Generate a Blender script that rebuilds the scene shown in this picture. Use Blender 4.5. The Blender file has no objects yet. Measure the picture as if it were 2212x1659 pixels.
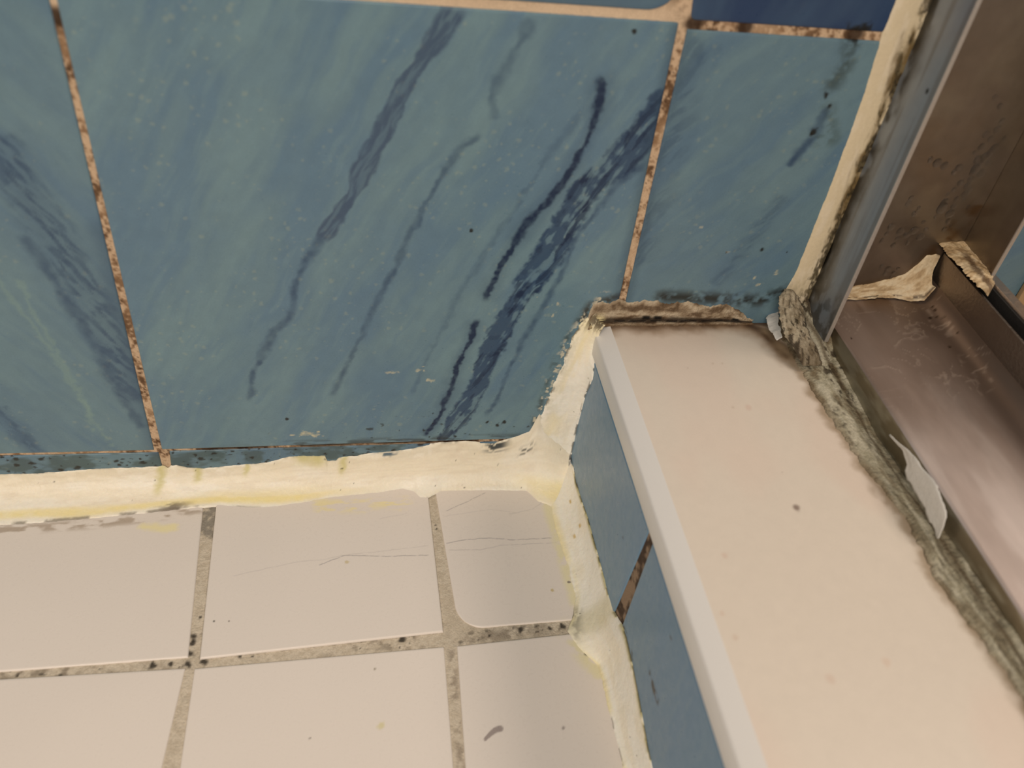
import bpy, math
import numpy as np
from mathutils import Matrix, Vector

# ------------------------------------------------------------------ camera, world, lights
S = bpy.context.scene
COL = S.collection
CAM = np.array([-0.1030, -0.2873, 0.3287]); RX, RY, RZ = 0.8303, -0.1046, -0.1453
FPX, PX, PY = 1891.8, 1106.0, 829.5
def rot(a, b, c):
    x = np.array([[1,0,0],[0,math.cos(a),-math.sin(a)],[0,math.sin(a),math.cos(a)]])
    y = np.array([[math.cos(b),0,math.sin(b)],[0,1,0],[-math.sin(b),0,math.cos(b)]])
    z = np.array([[math.cos(c),-math.sin(c),0],[math.sin(c),math.cos(c),0],[0,0,1]])
    return z @ y @ x
R = rot(RX, RY, RZ)
cd = bpy.data.cameras.new('camera'); co = bpy.data.objects.new('camera', cd); COL.objects.link(co)
m = np.eye(4); m[:3,:3] = R; m[:3,3] = CAM; co.matrix_world = Matrix(m.tolist())
cd.sensor_fit = 'HORIZONTAL'; cd.sensor_width = 36.0; cd.lens = 36.0*FPX/2212
cd.clip_start = 0.01; cd.clip_end = 50
cd.dof.use_dof = True; cd.dof.focus_distance = 0.400; cd.dof.aperture_fstop = 8.5
S.camera = co

W = bpy.data.worlds.new('room_air'); S.world = W; W.use_nodes = True
bg = W.node_tree.nodes['Background']; bg.inputs[0].default_value = (1.0, 0.87, 0.75, 1); bg.inputs[1].default_value = 0.33

def area(name, loc, target, size, power, col):
    l = bpy.data.lights.new(name, 'AREA'); l.shape = 'DISK'; l.size = size; l.energy = power; l.color = col
    o = bpy.data.objects.new(name, l); COL.objects.link(o); o.location = loc
    o.rotation_euler = (Vector(target)-Vector(loc)).to_track_quat('-Z', 'Y').to_euler(); return o
area('wall_lamp', (1.0, -.12, 1.72), (.1, -.15, .1), 0.70, 11, (1, .86, .74))
area('shower_lamp', (-0.45, -1.1, 1.0), (0, 0, .05), 0.8, 11.6, (1, .87, .75))
S.view_settings.view_transform = 'Standard'; S.view_settings.look = 'None'
S.view_settings.exposure = 0.0; S.view_settings.gamma = 1.0; S.view_settings.use_curve_mapping = False

# ------------------------------------------------------------------ helpers
def up(pts, ax, c):
    """photo pixels -> points on the real plane  ax = c"""
    i = 'xyz'.index(ax); p = np.atleast_2d(np.array(pts, float))
    d = np.stack([(p[:,0]-PX)/FPX, -(p[:,1]-PY)/FPX, -np.ones(len(p))], 1) @ R.T
    k = (c-CAM[i])/d[:,i]
    return CAM + d*k[:,None]
def lin(c):
    c = np.array(c, float)/255
    return np.where(c <= .04045, c/12.92, ((c+.055)/1.055)**2.4)
def sm(a, b, x):
    t = np.clip((x-a)/(b-a), 0, 1); return t*t*(3-2*t)
def _h(i, j, s):
    n = (i.astype(np.int64)*374761393 + j.astype(np.int64)*668265263 + s*982451653) & 0xffffffff
    n = ((n ^ (n >> 13))*1274126177) & 0xffffffff
    n = ((n ^ (n >> 16))*2246822519) & 0xffffffff
    return ((n ^ (n >> 15)) & 0xffff)/65535.0
def noise(x, y, s=0):
    x = np.asarray(x, float); y = np.asarray(y, float)+0*x; x = x+0*y
    i = np.floor(x); j = np.floor(y); u = x-i; v = y-j
    u = u*u*u*(u*(u*6-15)+10); v = v*v*v*(v*(v*6-15)+10)
    a = _h(i,j,s); b = _h(i+1,j,s); c = _h(i,j+1,s); d = _h(i+1,j+1,s)
    return a+(b-a)*u+(c-a)*v+(a-b-c+d)*u*v
def fbm(x, y, o=4, s=0, g=.5):
    t = 0; a = 1; n = 0
    for k in range(o):
        t = t+a*noise(np.asarray(x)*2**k+k*17.3, np.asarray(y)*2**k-k*9.1, s+k); n += a; a *= g
    return t/n
def pdist(x, y, pts):
    """distance to a polyline and the place along it (0..1)"""
    pts = np.array(pts, float); D = np.full(x.shape, 1e9); T = np.zeros(x.shape)
    L = np.hypot(*(pts[1:]-pts[:-1]).T); tot = L.sum(); s0 = 0
    for (a, b), l in zip(zip(pts[:-1], pts[1:]), L):
        d = b-a; t = np.clip(((x-a[0])*d[0]+(y-a[1])*d[1])/(l*l+1e-18), 0, 1)
        q = np.hypot(x-a[0]-t*d[0], y-a[1]-t*d[1]); w = q < D
        D = np.where(w, q, D); T = np.where(w, (s0+t*l)/tot, T); s0 += l
    return D, T
def spots(x, y, cell, prob, rmin, rmax, seed=0, soft=.45, rough=.5):
    """scattered round specks of uneven size, 0..1"""
    x = x+cell*rough*(fbm(x/cell*2.3, y/cell*2.3, 3, seed+7)-.5); y = y+cell*rough*(fbm(x/cell*2.3+31, y/cell*2.3, 3, seed+8)-.5)
    i = np.floor(x/cell); j = np.floor(y/cell); out = np.zeros(np.broadcast(x, y).shape)
    for a in (-1,0,1):
        for b in (-1,0,1):
            u, v = i+a, j+b
            on = _h(u, v, seed+1) < prob; r = rmin+(rmax-rmin)*_h(u, v, seed+2)**2.5
            d = np.hypot(x-(u+_h(u,v,seed+3))*cell, y-(v+_h(u,v,seed+4))*cell)
            out = np.maximum(out, np.where(on, sm(r, r*soft, d), 0))
    return out
def mix(a, b, t):
    return a+(np.asarray(b)-a)*np.asarray(t)[..., None]

def raw(name, V, F, mats, parent=None, origin=None, col=None, smooth=True, mi=None):
    V = np.asarray(V, float).reshape(-1, 3)
    if parent is not None: o0 = np.array(parent['_o'])
    elif origin is not None: o0 = np.array(origin)
    else: o0 = np.array([(V[:,0].min()+V[:,0].max())/2, (V[:,1].min()+V[:,1].max())/2, V[:,2].min()])
    me = bpy.data.meshes.new(name)
    F = np.asarray(F)
    if F.dtype == object or F.ndim == 1:
        me.from_pydata((V-o0).tolist(), [], [list(f) for f in F])
    else:
        k = F.shape[1]
        me.vertices.add(len(V)); me.vertices.foreach_set('co', (V-o0).astype(np.float32).ravel())
        me.loops.add(F.size); me.loops.foreach_set('vertex_index', F.astype(np.int32).ravel())
        me.polygons.add(len(F)); me.polygons.foreach_set('loop_start', np.arange(0, F.size, k, dtype=np.int32))
        me.update(calc_edges=True)
    if col is not None:
        a = me.color_attributes.new('col', 'FLOAT_COLOR', 'POINT')
        c = np.ones((len(V), 4), np.float32); c[:, :3] = np.asarray(col).reshape(-1, 3); a.data.foreach_set('color', c.ravel())
    for mm in (mats if isinstance(mats, (list, tuple)) else [mats]): me.materials.append(mm)
    if mi is not None: me.polygons.foreach_set('material_index', np.asarray(mi, np.int32))
    if smooth: me.polygons.foreach_set('use_smooth', np.ones(len(me.polygons), bool))
    me.validate(); me.update()
    o = bpy.data.objects.new(name, me); COL.objects.link(o)
    if parent is not None: o.parent = parent
    else: o.location = o0; 
    return o
def tag(o, label=None, cat=None, group=None, kind=None):
    if label: o['label'] = label
    if cat: o['category'] = cat
    if group: o['group'] = group
    if kind: o['kind'] = kind
    return o
def empty(name, loc, label, cat, group=None, kind=None):
    o = bpy.data.objects.new(name, None); COL.objects.link(o); o.location = loc; o['_o'] = tuple(loc)
    o.empty_display_size = .02
    return tag(o, label, cat, group, kind)
def gridF(n, m, flip=False, off=0):
    i, j = np.meshgrid(np.arange(n-1), np.arange(m-1), indexing='ij')
    a = (i*m+j).ravel(); F = np.stack([a, a+m, a+m+1, a+1], 1)
    return (F[:, ::-1] if flip else F)+off
def sheet(name, P, col, mat, parent=None, flip=False, origin=None):
    n, m_ = P.shape[:2]
    return raw(name, P, gridF(n, m_, flip), mat, parent, origin, col)
def sweep(name, prof, y0, y1, mat, parent=None, ax='y', n=2, colf=None, bev=0.0):
    """closed profile swept along an axis; prof is (x,z) for y or (x,y) for z. flat shaded with small bevel"""
    import bmesh
    bm = bmesh.new()
    mk = (lambda a,b,t: (a,t,b)) if ax == 'y' else (lambda a,b,t: (a,b,t))
    r0 = [bm.verts.new(mk(a,b,y0)) for a,b in prof]; r1 = [bm.verts.new(mk(a,b,y1)) for a,b in prof]
    k = len(prof)
    for i in range(k): bm.faces.new((r0[i], r0[(i+1)%k], r1[(i+1)%k], r1[i]))
    bm.faces.new(r0); bm.faces.new(r1[::-1])
    bmesh.ops.recalc_face_normals(bm, faces=bm.faces)
    if bev: bmesh.ops.bevel(bm, geom=bm.edges[:], offset=bev, segments=2, affect='EDGES', profile=.6)
    o0 = Vector(parent['_o']) if parent is not None else Vector(((min(p[0] for p in prof)+max(p[0] for p in prof))/2, y0, 0))
    bmesh.ops.translate(bm, verts=bm.verts, vec=-o0)
    me = bpy.data.meshes.new(name); bm.to_mesh(me); bm.free(); me.materials.append(mat)
    o = bpy.data.objects.new(name, me); COL.objects.link(o)
    if parent is not None: o.parent = parent
    else: o.location = o0
    return o

# ------------------------------------------------------------------ materials
def nt(name):
    m = bpy.data.materials.new(name); m.use_nodes = True
    return m, m.node_tree.nodes, m.node_tree.links, m.node_tree.nodes['Principled BSDF']
def tex(N, L, scale, detail=4, stretch=None, rough=.55):
    tc = N.new('ShaderNodeTexCoord'); t = N.new('ShaderNodeTexNoise')
    t.inputs['Scale'].default_value = scale; t.inputs['Detail'].default_value = detail; t.inputs['Roughness'].default_value = rough
    if stretch:
        mp = N.new('ShaderNodeMapping'); mp.inputs['Scale'].default_value = stretch
        L.new(tc.outputs['Object'], mp.inputs[0]); L.new(mp.outputs[0], t.inputs['Vector'])
    else: L.new(tc.outputs['Object'], t.inputs['Vector'])
    return t
def rng(N, L, src, a, b, lo=.3, hi=.7):
    r = N.new('ShaderNodeMapRange'); L.new(src, r.inputs[0])
    r.inputs[1].default_value = lo; r.inputs[2].default_value = hi; r.inputs[3].default_value = a; r.inputs[4].default_value = b
    return r.outputs[0]
def surface(name, col=None, rough=.4, rvar=.08, var=.06, vscale=900, bump=.0002, bscale=700, metal=0.0, spec=.5, stretch=None, coat=0, sss=0):
    """procedural surface: colour (own colour or the pattern attribute) broken up by noise, noisy roughness and bump"""
    m, N, L, b = nt(name)
    if col is None:
        a = N.new('ShaderNodeAttribute'); a.attribute_name = 'col'; src = a.outputs['Color']
    else:
        a = N.new('ShaderNodeRGB'); a.outputs[0].default_value = (*lin(col), 1); src = a.outputs[0]
    t = tex(N, L, vscale, 3, stretch)
    hsv = N.new('ShaderNodeHueSaturation'); L.new(src, hsv.inputs['Color']); L.new(rng(N, L, t.outputs[0], 1-var, 1+var), hsv.inputs['Value'])
    L.new(hsv.outputs[0], b.inputs['Base Color'])
    t2 = tex(N, L, vscale*.22, 4, stretch)
    L.new(rng(N, L, t2.outputs[0], rough-rvar, rough+rvar), b.inputs['Roughness'])
    b.inputs['Metallic'].default_value = metal; b.inputs['Specular IOR Level'].default_value = spec
    if coat: b.inputs['Coat Weight'].default_value = coat; b.inputs['Coat Roughness'].default_value = .12
    if sss:
        b.inputs['Subsurface Weight'].default_value = sss; b.inputs['Subsurface Radius'].default_value = (.002,.0015,.001); b.inputs['Subsurface Scale'].default_value = 1
    if bump:
        t3 = tex(N, L, bscale, 5, stretch); bp = N.new('ShaderNodeBump'); bp.inputs['Strength'].default_value = 1
        bp.inputs['Distance'].default_value = bump; L.new(t3.outputs[0], bp.inputs['Height']); L.new(bp.outputs[0], b.inputs['Normal'])
    return m
M_tile  = surface('blue_marble_glaze', rough=.34, rvar=.07, var=.05, vscale=1400, bump=.00004, bscale=500, spec=.45)
M_grout = surface('sanded_grout', rough=.85, var=.10, vscale=1800, bump=.0004, bscale=1500, spec=.2)
M_floor = surface('white_floor_glaze', rough=.30, rvar=.06, var=.012, vscale=2500, bump=.00002, bscale=150, spec=.4)
M_fgrout= surface('pale_floor_grout', rough=.85, var=.08, vscale=1500, bump=.0005, bscale=1100, spec=.2)
M_cream = surface('cream_silicone', rough=.42, var=.02, vscale=900, bump=.00035, bscale=420, spec=.4, sss=.15)
M_dirty = surface('mouldy_silicone', rough=.7, var=.14, vscale=1500, bump=.0010, bscale=600, spec=.3)
M_tan   = surface('tan_silicone', rough=.55, var=.08, vscale=900, bump=.0006, bscale=450, spec=.3)
M_bead  = surface('smooth_tan_silicone', rough=.5, var=.03, vscale=900, bump=.00012, bscale=700, spec=.35)
M_flange = surface('grey_aluminium', rough=.38, rvar=.08, var=.04, vscale=160, bump=.00006, bscale=300, metal=.55)
M_sill  = surface('oxidised_aluminium', rough=.40, rvar=.10, var=.05, vscale=200, bump=.00006, bscale=300, metal=.6, stretch=(1,.25,1))
M_cap   = surface('white_marble', rough=.36, rvar=.05, var=.02, vscale=2600, bump=.00003, bscale=900, spec=.4)
M_capside = surface('cut_marble_edge', rough=.5, var=.02, vscale=1600, bump=.00004, bscale=900, spec=.35)
M_alu   = surface('grimy_aluminium', rough=.42, rvar=.10, var=.06, vscale=160, bump=.00008, bscale=300, metal=.95)
M_bright= surface('aluminium_edge_highlight', (188,182,175), rough=.4, rvar=.08, var=.05, vscale=900, bump=.00003, metal=.6)  # paler metal for the flange edges: their highlight is put into the colour
M_slot= surface('slot_black', (14,13,11), rough=.75, var=.15, vscale=700, bump=.0002)
M_flake = surface('grey_skin_of_silicone', (214,212,206), rough=.5, var=.05, vscale=900, bump=.0002)
M_wood  = surface('tan_floor_board', (168,140,104), rough=.5, var=.12, vscale=90, stretch=(1,12,1), bump=.0001)
M_white = surface('matt_paint', (206,196,180), rough=.7, var=.02, vscale=60, bump=.0001)
def water():
    m, N, L, b = nt('water'); b.inputs['Base Color'].default_value = (1,1,1,1); b.inputs['Roughness'].default_value = .03
    b.inputs['IOR'].default_value = 1.33; b.inputs['Transmission Weight'].default_value = 1
    t = tex(N, L, 300, 1); bp = N.new('ShaderNodeBump'); bp.inputs['Distance'].default_value = .00003; L.new(t.outputs[0], bp.inputs['Height']); L.new(bp.outputs[0], b.inputs['Normal'])
    return m
M_water = water()

# ------------------------------------------------------------------ tile patches
def isect(e, f):
    (p, q), (r, s) = e, f; d = q-p; g = s-r
    t = ((r[0]-p[0])*g[1]-(r[1]-p[1])*g[0])/(d[0]*g[1]-d[1]*g[0]); return p+t*d
def patch(c, step, rad=(0,0,0,0), edge=.0008):
    """c = TL,TR,BR,BL in plane coordinates -> (n,m,2) grid, depth below face; corner radii"""
    TL, TR, BR, BL = [np.array(k) for k in c]
    w = np.hypot(*(TR-TL)); h = np.hypot(*(BL-TL))
    def par(l):
        a = np.arange(0, .5+1e-9, .25)*edge*2
        core = np.linspace(2*edge*.5, l-2*edge*.5, max(2, int(l/step)+1))
        return np.unique(np.round(np.concatenate([[0, edge*.2, edge*.5], core, [l-edge*.5, l-edge*.2, l]]), 7))
    U, V = np.meshgrid(par(w), par(h), indexing='ij')
    d = np.minimum.reduce([U, w-U, V, h-V])
    if any(rad):
        for k, r in enumerate(rad):
            if r <= 0: continue
            u = U if k in (0,3) else w-U; v = V if k in (0,1) else h-V
            a = np.clip((r-u)/r, 0, 1); b = np.clip((r-v)/r, 0, 1); ins = (u < r) & (v < r)
            a2 = a*np.sqrt(1-b*b/2); b2 = b*np.sqrt(1-a*a/2)
            un = np.where(ins, r-r*a2, u); vn = np.where(ins, r-r*b2, v)
            d = np.where(ins, np.minimum(d, r-r*np.maximum(a,b)), d)
            U = un if k in (0,3) else w-un; V = vn if k in (0,1) else h-vn
    s = (U/w)[..., None]; t = (V/h)[..., None]
    P = (TL*(1-s)+TR*s)*(1-t)+(BL*(1-s)+BR*s)*t
    dep = np.where(d < edge, edge-np.sqrt(np.maximum(0, edge**2-(edge-d)**2)), 0)
    return P, dep
def wl(a, b):                                   # line on the wall through two photo pixels, as (x,z)
    w = up([a, b], 'y', 0); return w[0, [0,2]], w[1, [0,2]]
def fl(a, b):                                   # line on the floor, as (x,y)
    w = up([a, b], 'z', 0); return w[0, :2], w[1, :2]
def wp(pts): return up(pts, 'y', 0)[:, [0,2]]
def fp(pts): return up(pts, 'z', 0)[:, :2]

# ---- the blue back wall
A_l, A_r = wl((106,0),(332,970)), wl((121,0),(348,967))
B_l, B_r = wl((1466.7,54),(1338,650)), wl((1483,72),(1352,650))
B2_l, B2_r = wl((1464,0),(1460,26)), wl((1497,0),(1492,45))
C_t, D_b = wl((910,11),(1465,49)), wl((1062,0),(1423,24.6))
E_t, F_b = wl((1493,64),(1864,87)), wl((1493,44),(1864,68))
C_b, H_t = wl((354,972),(1075,949.7)), wl((367,975.5),(916,959.5))
L_b, G_t = wl((0,981.5),(332,973.4)), wl((0,986),(342,978))
G_r, H_l = wl((342,977),(351,1010)), wl((365,973),(369,1008))
V = lambda x: (np.array([x,0.]), np.array([x,1.]))
Hh = lambda z: (np.array([0.,z]), np.array([1.,z]))
def quad(l, t, r, b): return [isect(l,t), isect(r,t), isect(r,b), isect(l,b)]
XL = -.394
blue = dict(base=lin((101,130,144)), pale=lin((113,142,150)), deep=lin((87,118,143)), vein=lin((37,63,95)), ink=lin((15,39,70)), dark=lin((40,62,96)))
VEINS = [ # pixels, half width (m), strength, raggedness, kind
 ([(990,5),(960,60),(925,110),(890,160),(855,220),(835,265),(805,320),(780,380),(755,430),(720,480),(690,525)], .0030, .8, .0012, 'band'),
 ([(700,505),(655,570),(637,620),(634,660),(622,690),(592,715),(570,760),(550,800),(538,870)], .0012, .6, .0012, 'soft'),
 ([(1150,40),(1115,110),(1080,170),(1062,210),(1070,260)], .0013, .45, .0012, 'soft'),
 ([(1045,283),(990,320),(960,370),(930,425),(900,480),(870,540),(840,610),(810,660),(780,730),(750,790),(715,860)], .0010, .55, .0012, 'soft'),
 ([(1283,160),(1300,185),(1296,215),(1285,260),(1265,310),(1240,355),(1215,395),(1180,440),(1140,480),(1110,530),(1085,570),(1065,610),(1045,655)], .0017, 1.0, .0006, 'ink'),
 ([(1030,685),(1022,720),(1000,765),(985,800),(975,840),(960,870),(950,900),(930,925),(915,945)], .0014, 1.0, .0009, 'ink'),
 ([(1432,225),(1395,285),(1340,350),(1290,385),(1255,420),(1225,480),(1190,545),(1150,600),(1110,665),(1078,720),(1055,770),(1035,830),(1005,880),(978,920),(962,948)], .0064, 1.0, .0013, 'net'),
 ([(1405,345),(1330,400),(1285,460),(1240,525),(1215,590),(1170,670),(1130,735),(1100,800),(1075,860),(1045,905)], .0009, .55, .0011, 'soft'),
 ([(1265,225),(1190,330),(1130,420),(1060,530),(990,640),(950,720),(910,800),(885,860)], .0009, .28, .0015, 'soft'),
]
VEINS_L = [
 ([(-20,280),(40,390),(100,480),(150,570),(200,650),(250,760),(300,880)], .0085, .65, .002, 'streak'),
 ([(40,500),(100,580),(165,680),(215,760),(260,850),(310,930)], .0016, .55, .0012, 'soft'),
 ([(-10,880),(40,930),(80,985)], .004, .5, .002, 'streak'),
]
PALE_L = [[(-10,600),(60,690),(130,790),(185,880),(240,965)], [(40,610),(110,740),(175,850),(200,930)]]
VEINS_E = [([(1790,230),(1760,290),(1725,330),(1700,360)], .0014, .7, .001, 'soft'),
 ([(1520,80),(1480,200),(1440,350),(1400,480),(1375,580)], .007, .38, .003, 'streak'),
 ([(1700,420),(1620,520),(1540,620)], .004, .3, .002, 'streak')]
def wallcolour(P, dirn, veins=(), pale=(), tint=0., seed=0, shift=None):
    X, Z = P[...,0], P[...,1]
    a = math.radians(dirn); u = X*math.cos(a)+Z*math.sin(a); v = -X*math.sin(a)+Z*math.cos(a)
    u = u+.004*(fbm(X*60, Z*60, 3, seed+90)-.5); v = v+.006*(fbm(X*45, Z*45, 3, seed+91)-.5)
    n1 = fbm(u*22, v*95, 4, seed); n2 = fbm(u*60, v*420, 4, seed+5); n3 = fbm(X*250, Z*250, 3, seed+9)
    c = mix(np.broadcast_to(blue['base'], X.shape+(3,)), blue['pale'], sm(.48,.75,n1)*.55)
    c = mix(c, blue['deep'], sm(.5,.25,n1)*.55)
    c = mix(c, blue['pale'], sm(.55,.8,n2)*.3); c = mix(c, blue['deep'], sm(.42,.2,n2)*.28)
    c = c*(1+.10*(n3-.5))[..., None]
    c = mix(c, lin((150,162,146)), spots(X, Z, .0032, .5, .0003, .0013, seed+31)*sm(.42,.62,fbm(X*70,Z*70,2,seed+33))*.30)          # pale specks in the glaze
    wx = X+.0022*(fbm(X*220,Z*220,4,seed+51)-.5)*2; wz = Z+.0022*(fbm(X*220,Z*220,4,seed+61)-.5)*2
    for pts, hw, st, rg, kind in veins:
        w = wp(pts); lo = w.min(0)-hw*4; hi = w.max(0)+hw*4
        q = (X > lo[0]) & (X < hi[0]) & (Z > lo[1]) & (Z < hi[1])
        if not q.any(): continue
        k = rg/.0022
        xx = X[q]+(wx[q]-X[q])*k; zz = Z[q]+(wz[q]-Z[q])*k
        D, T = pdist(xx, zz, w)
        env = sm(0,.04,T)*sm(1.0,.96,T) if kind != 'net' else np.ones_like(T)
        wd = hw*(.55+.9*fbm(T*9, 0*T+seed, 3, 71))
        x, z = X[q], Z[q]
        if kind == 'ink':
            D = D+.0008*(fbm(x*480,z*480,3,47)-.5)*2
            mk = sm(1.25,.35,D/wd)*env*(.75+.4*noise(x*700,z*700,3)); f = .62*sm(4,.5,D/wd)*env
            cc = mix(c[q], blue['vein'], np.clip(f,0,1)*.45); c[q] = mix(cc, blue['ink'], np.clip(mk*st,0,1))
        elif kind == 'net':
            uu, vv = u[q], v[q]
            D = D+.0008*(fbm(x*640,z*640,3,45)-.5)*2
            wd = hw*np.where(T < .5, .78+.5*noise(T*11,0*T,5), .60+.30*noise(T*9,0*T,8))
            n = fbm(uu*75+1.2*fbm(x*150,z*150,2,3), vv*520, 4, 15); isl = .6*fbm(uu*62, vv*430, 4, 44)+.4*fbm(x*230, z*230, 3, 43)
            body = sm(1.08,.70,D/wd)
            fill = body*(.84-.66*sm(.51,.62,isl))
            rim = sm(.22,.03,np.abs(D/wd-.93))*.45*sm(.35,.6,noise(T*60,0*T,6))
            cc = mix(c[q], blue['vein'], np.clip(fill+rim,0,1)*st); c[q] = mix(cc, blue['ink'], np.clip(body*(sm(.54,.66,n)*.7+.3*sm(.56,.68,fbm(x*260,z*260,3,46))),0,1))
        elif kind == 'band':
            n = fbm(u[q]*120, v[q]*700, 3, 12)
            mk = sm(1.2,.6,D/wd)*(.55+.5*sm(.35,.65,n))+.45*sm(.3,.05,np.abs(D/wd-.95))
            c[q] = mix(c[q], mix(np.broadcast_to(blue['vein'],(len(x),3)), lin((72,88,112)), .45+0*T), np.clip(mk*env*st,0,1))
        elif kind == 'soft':
            D = D+.0006*(fbm(x*520,z*520,3,48)-.5)*2
            mk = sm(2.2,.2,D/wd)*(.55+.7*noise(x*380,z*380,19)); c[q] = mix(c[q], blue['vein'], np.clip(mk*env*st,0,1))
        else:
            n = fbm(u[q]*130, v[q]*620, 4, 12+seed); n_ = fbm(x*330, z*330, 3, 13)
            mk = sm(1.5,.1,D/hw)*(.40+.65*sm(.42,.62,n))*(.7+.6*n_); c[q] = mix(c[q], blue['vein'], np.clip(mk*env*st,0,1))
    for pts in pale:
        D, T = pdist(wx, wz, wp(pts)); c = mix(c, lin((128,156,150)), sm(.0016,.0001,D)*.5*sm(.3,.6,noise(T*40,0*T,4)+.2))
    if shift is not None: c = mix(c, shift, .6+0*X)
    if tint: c = mix(c, blue['dark'], np.clip(tint*(.75+.4*(n1-.5)),0,1))
    return c
black = lin((22,22,18)); olive = lin((62,58,40))
GR_W = wp([(0,983),(345,974),(1150,947)])
def mould(P, c, seed=0):
    """specks, films and crumbs of dirt on the wall's glaze where the photo has them"""
    X, Z = P[...,0], P[...,1]
    zb = np.interp(X, GR_W[:,0], GR_W[:,1])
    n = noise(X*420, Z*520, 7+seed); n2 = fbm(X*70, Z*90, 3, 8); n3 = noise(X*900, Z*1100, 17)
    low = sm(.030,.003,Z-zb)*sm(-.16,-.12,X)
    c = mix(c, black, np.clip(spots(X,Z,.0042,.45,.0002,.0013,7+seed)*low*sm(.42,.56,n2)*.9,0,1))
    st = sm(.0045,.0,np.abs(Z-zb-.001))*sm(-.175,-.12,X)*sm(.42,.6,fbm(X*110,Z*600,3,77))
    c = mix(c, lin((40,42,36)), st*.7)
    strip = (Z < zb)
    c = mix(c, lin((52,66,58)), np.where(strip, sm(.40,.66,fbm(X*120,Z*240,3,78))*.6, 0))
    c = mix(c, black, np.where(strip, spots(X,Z*1.3,.0036,.75,.0003,.0019,79)*.92, 0))
    # around the jamb and above the cap
    for pts, rad, k, col in [([(1430,640),(1540,645),(1640,650),(1700,628)], .006, .8, (34,36,32)), ([(1250,700),(1275,660),(1340,640)], .004, .75, (48,44,32)),
             ([(1838,90),(1830,140),(1800,180)], .006, .55, (46,58,52)), ([(1790,235),(1800,300),(1770,300)], .005, .4, (52,66,56)), ([(1230,720),(1200,780),(1165,880),(1150,925)], .0028, .6, (60,70,66))]:
        D, T = pdist(X, Z, wp(pts)); c = mix(c, lin(col), np.clip(sm(rad,0,D)*sm(.36,.62,.5*fbm(X*160,Z*160,4,81)+.5*fbm(X*420,Z*520,4,82))*k*1.2,0,1))
    for (px, py, r) in [(1785,205,.0011),(1757,285,.0016),(1752,290,.0010),(1792,228,.0009),(1646,540,.0010),(1838,72,.0030),(1860,70,.0034),(1018,498,.0009),(1570,545,.0005),(1052,912,.0008),
                        (935,893,.0006),(1370,68,.001),(620,905,.001),(1090,912,.0013),(1075,918,.001),(1700,545,.0006)]:
        w = wp([(px,py)])[0]; D = np.hypot((X-w[0])*1.0, (Z-w[1])*.8)*(1+.9*(noise(X*800,Z*800,83)-.5)); c = mix(c, black, sm(r,r*.45,D)*.95)
    for (px, py, rx, rz) in [(683,940,.0030,.0016),(668,938,.0042,.0018),(632,940,.0012,.0006),(905,800,.0020,.0008),(930,822,.0026,.0009),(842,805,.0026,.0010),(915,792,.0016,.0006),(1195,680,.0006,.001),(1205,655,.0005,.0009),(1160,642,.0006,.0005),
                             (1515,490,.0007,.0006),(1573,545,.0009,.0004),(1677,590,.0006,.0013),(1638,615,.0012,.0008),(1630,600,.0008,.001)]:
        w = wp([(px,py)])[0]; D = np.hypot((X-w[0])/rx, (Z-w[1])/rz)+2.6*(fbm(X*620,Z*620,4,87)-.5)
        c = mix(c, lin((206,198,164)), sm(1.0,.5,D)*.65*(.35+.75*n3))
    bl = wp([(1475,50),(1345,645)]); D, T = pdist(X, Z, bl); c = mix(c, lin((40,66,88)), sm(.0065,.0015,D)*.42*sm(.2,.5,fbm(X*60,Z*40,2,84)+.1))
    al = wp([(228,500),(340,968)]); D, T = pdist(X, Z, al); xl = np.interp(Z, al[::-1,1], al[::-1,0]); c = mix(c, lin((44,70,98)), np.where(X < xl, sm(.009,.001,D)*.4, 0))
    D, T = pdist(X, Z, wp([(1305,640),(1260,690),(1225,745),(1195,810),(1170,880),(1150,925)]))   # flecks of old caulk scraped beside the corner bead
    c = mix(c, lin((206,200,178)), sm(.0040,.0,D)*sm(.60,.70,fbm(X*520,Z*520,3,88))*.9)
    return c

zA, zB = .455, .70
tiles = [ # quad, step, dir, veins, pale, tint, seed, radii
 (quad(A_r, C_t, B_l, C_b), .00036, 62, VEINS, (), 0, 3, (0,.001,.001,.001)),
 (quad(V(XL), C_t, A_l, L_b), .00055, 122, VEINS_L, PALE_L, .12, 11, (0,)*4),
 (quad(B_r, E_t, V(.212), Hh(.028)), .00055, 52, VEINS_E, (), .12, 21, (0,)*4),
 (quad(A_r, Hh(.425), B2_l, D_b), .0009, 30, (), (), .55, 31, (0,0,.010,0)),
 (quad(B2_r, Hh(.425), V(.212), F_b), .0009, 80, (), (), 1.25, 41, (0,0,0,.002)),
 (quad(V(XL), Hh(.425), A_l, D_b), .002, 40, (), (), .3, 51, (0,)*4),
 (quad(V(XL), G_t, G_r, Hh(-.004)), .0005, 150, (), (), .12, 61, (0,)*4),
 (quad(H_l, H_t, V(.010), Hh(-.004)), .0005, 70, (), (), .15, 71, (0,)*4),
 (quad(V(.013), Hh(.025), V(.212), Hh(-.004)), .004, 70, (), (), .1, 72, (0,)*4),
]
for k, (xa, xb) in enumerate([(-.597,-.397), (.215,.415), (.418,.618)]):
    tiles += [([(xa,.2265),(xb,.2265),(xb,.026),(xa,.026)], .003, 60+40*k, (), (), .1, 81+k, (0,)*4), ([(xa,.425),(xb,.425),(xb,.2295),(xa,.2295)], .003, 80+30*k, (), (), .3, 91+k, (0,)*4),
              ([(xa,.023),(xb,.023),(xb,-.004),(xa,-.004)], .004, 80, (), (), .1, 95+k, (0,)*4)]
VV, FF, CC = [], [], []; off = 0
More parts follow.
